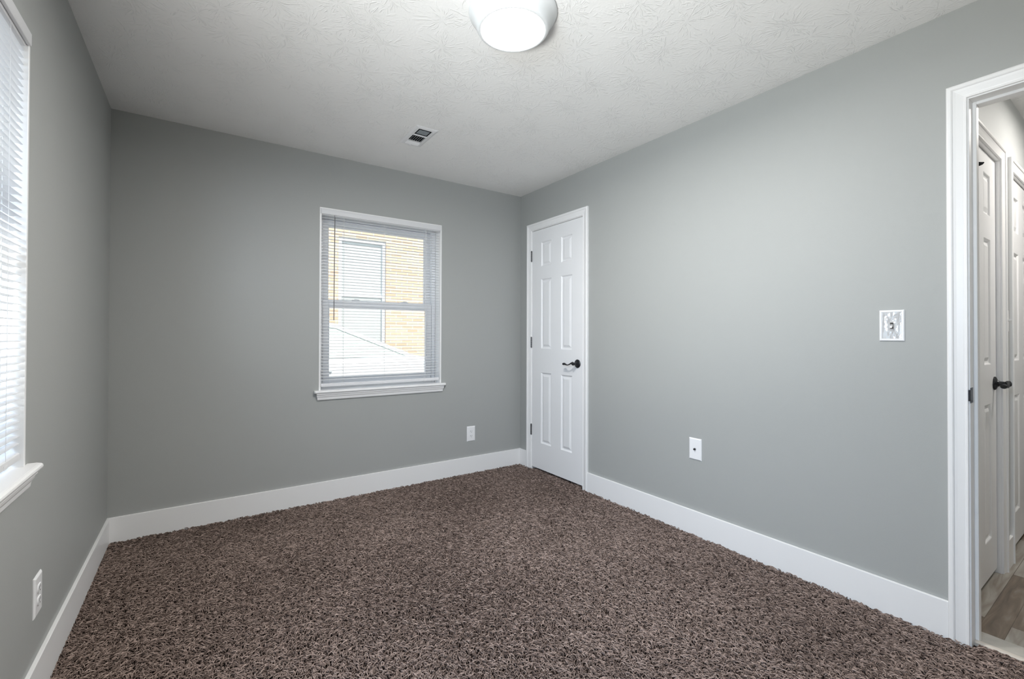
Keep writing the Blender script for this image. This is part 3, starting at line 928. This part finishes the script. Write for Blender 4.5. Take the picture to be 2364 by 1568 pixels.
# car parked between the houses, facing +x
car = empty('car', (0, 3.45, GZ))
tag(car, 'silver car parked outside, its windscreen and bonnet seen through the back blind', 'car')
def body_section(x, zt, zb, hw, sh):
    # half-width hw at belt, shoulder sh below top; octagonal-ish rounded ring in y,z
    pts = []
    for (fy, fz) in ((-0.90, 0.0), (-1.0, 0.10), (-1.0, 0.55), (-0.985, 0.80), (-0.93, 0.93), (-0.80, 0.985), (-0.4, 1.0), (0.4, 1.0), (0.80, 0.985), (0.93, 0.93), (0.985, 0.80), (1.0, 0.55), (1.0, 0.10), (0.90, 0.0)):
        pts.append((x, fy * hw, zb + (zt - zb) * fz))
    return pts
st = [(-3.55, 0.72, 0.42, 0.62), (-3.50, 0.86, 0.30, 0.76), (-3.30, 0.98, 0.24, 0.84), (-2.7, 1.03, 0.20, 0.875), (-1.6, 1.06, 0.20, 0.88), (-0.4, 1.07, 0.20, 0.88), (0.05, 1.06, 0.20, 0.875), (0.5, 0.98, 0.20, 0.865), (0.85, 0.88, 0.22, 0.83), (1.02, 0.76, 0.27, 0.76), (1.08, 0.62, 0.36, 0.66)]
cb_ = MB().loft([body_section(x, zt, zb, hw, 0) for x, zt, zb, hw in st]).build('body', M['carpaint'], car, smooth=True)
# greenhouse: pillars and roof as a shell, glass just inside
def gh(x, z, hw, dz=0): return (x, hw, z)
RF = [(-2.95, 1.05, 0.74), (-2.35, 1.42, 0.60), (-1.7, 1.50, 0.585), (-1.15, 1.485, 0.58), (-0.95, 1.46, 0.60), (0.02, 1.06, 0.74)]
rf = MB()
for s in (-1, 1):
    rings = []
    for i, (x, z, hw) in enumerate(RF):
        t = 0.05
        rings.append([(x, s * hw, z), (x, s * (hw - t), z + 0.012), (x, s * (hw - t), z - t), (x, s * (hw + 0.012), z - t)])
    rf.loft(rings)
    for x_, lean in ((-1.30, 0.0),):
        rf.loft([[(x_ - 0.03, s * 0.585, 1.46), (x_ + 0.03, s * 0.585, 1.46), (x_ + 0.03, s * 0.56, 1.46), (x_ - 0.03, s * 0.56, 1.46)],
                 [(x_ - 0.04, s * 0.79, 1.04), (x_ + 0.04, s * 0.79, 1.04), (x_ + 0.04, s * 0.76, 1.04), (x_ - 0.04, s * 0.76, 1.04)]])
rf.loft([[(x, -hw + 0.03, z + 0.01), (x, 0, z + 0.035), (x, hw - 0.03, z + 0.01), (x, hw - 0.03, z - 0.02), (x, -hw + 0.03, z - 0.02)] for x, z, hw in RF[1:5]])
rf.build('roof', M['carpaint'], car, smooth=True)
gl = MB()
gl.loft([[(x, -hw + 0.02, z - 0.012), (x, hw - 0.02, z - 0.012), (x, 0.79 if i not in (0, 5) else hw, 1.03), (x, -0.79 if i not in (0, 5) else -hw, 1.03)] for i, (x, z, hw) in enumerate(RF)])
gl.build('windows', M['carglass'], car)
for x in (-2.75, 0.25):
    for s in (-1, 1):
        wh = MB().lathe([(0.20, s * 0.70), (0.31, s * 0.70), (0.325, s * 0.74), (0.325, s * 0.86), (0.30, s * 0.895), (0.21, s * 0.89)], 32, 'y', (x, 0, 0.325)).build('wheel', M['tyre'], car, smooth=True)
        MB().lathe([(0.0, s * 0.885), (0.06, s * 0.888), (0.20, s * 0.87), (0.21, s * 0.84), (0, s * 0.84)], 20, 'y', (x, 0, 0.325)).build('rim', M['alloy'], wh)
for x in (-1.15, -2.1):
    MB().box(x - 0.1, x + 0.1, -0.905, -0.87, 0.86, 0.89).build('door_handle', M['carpaint'], car, bevel=0.006)
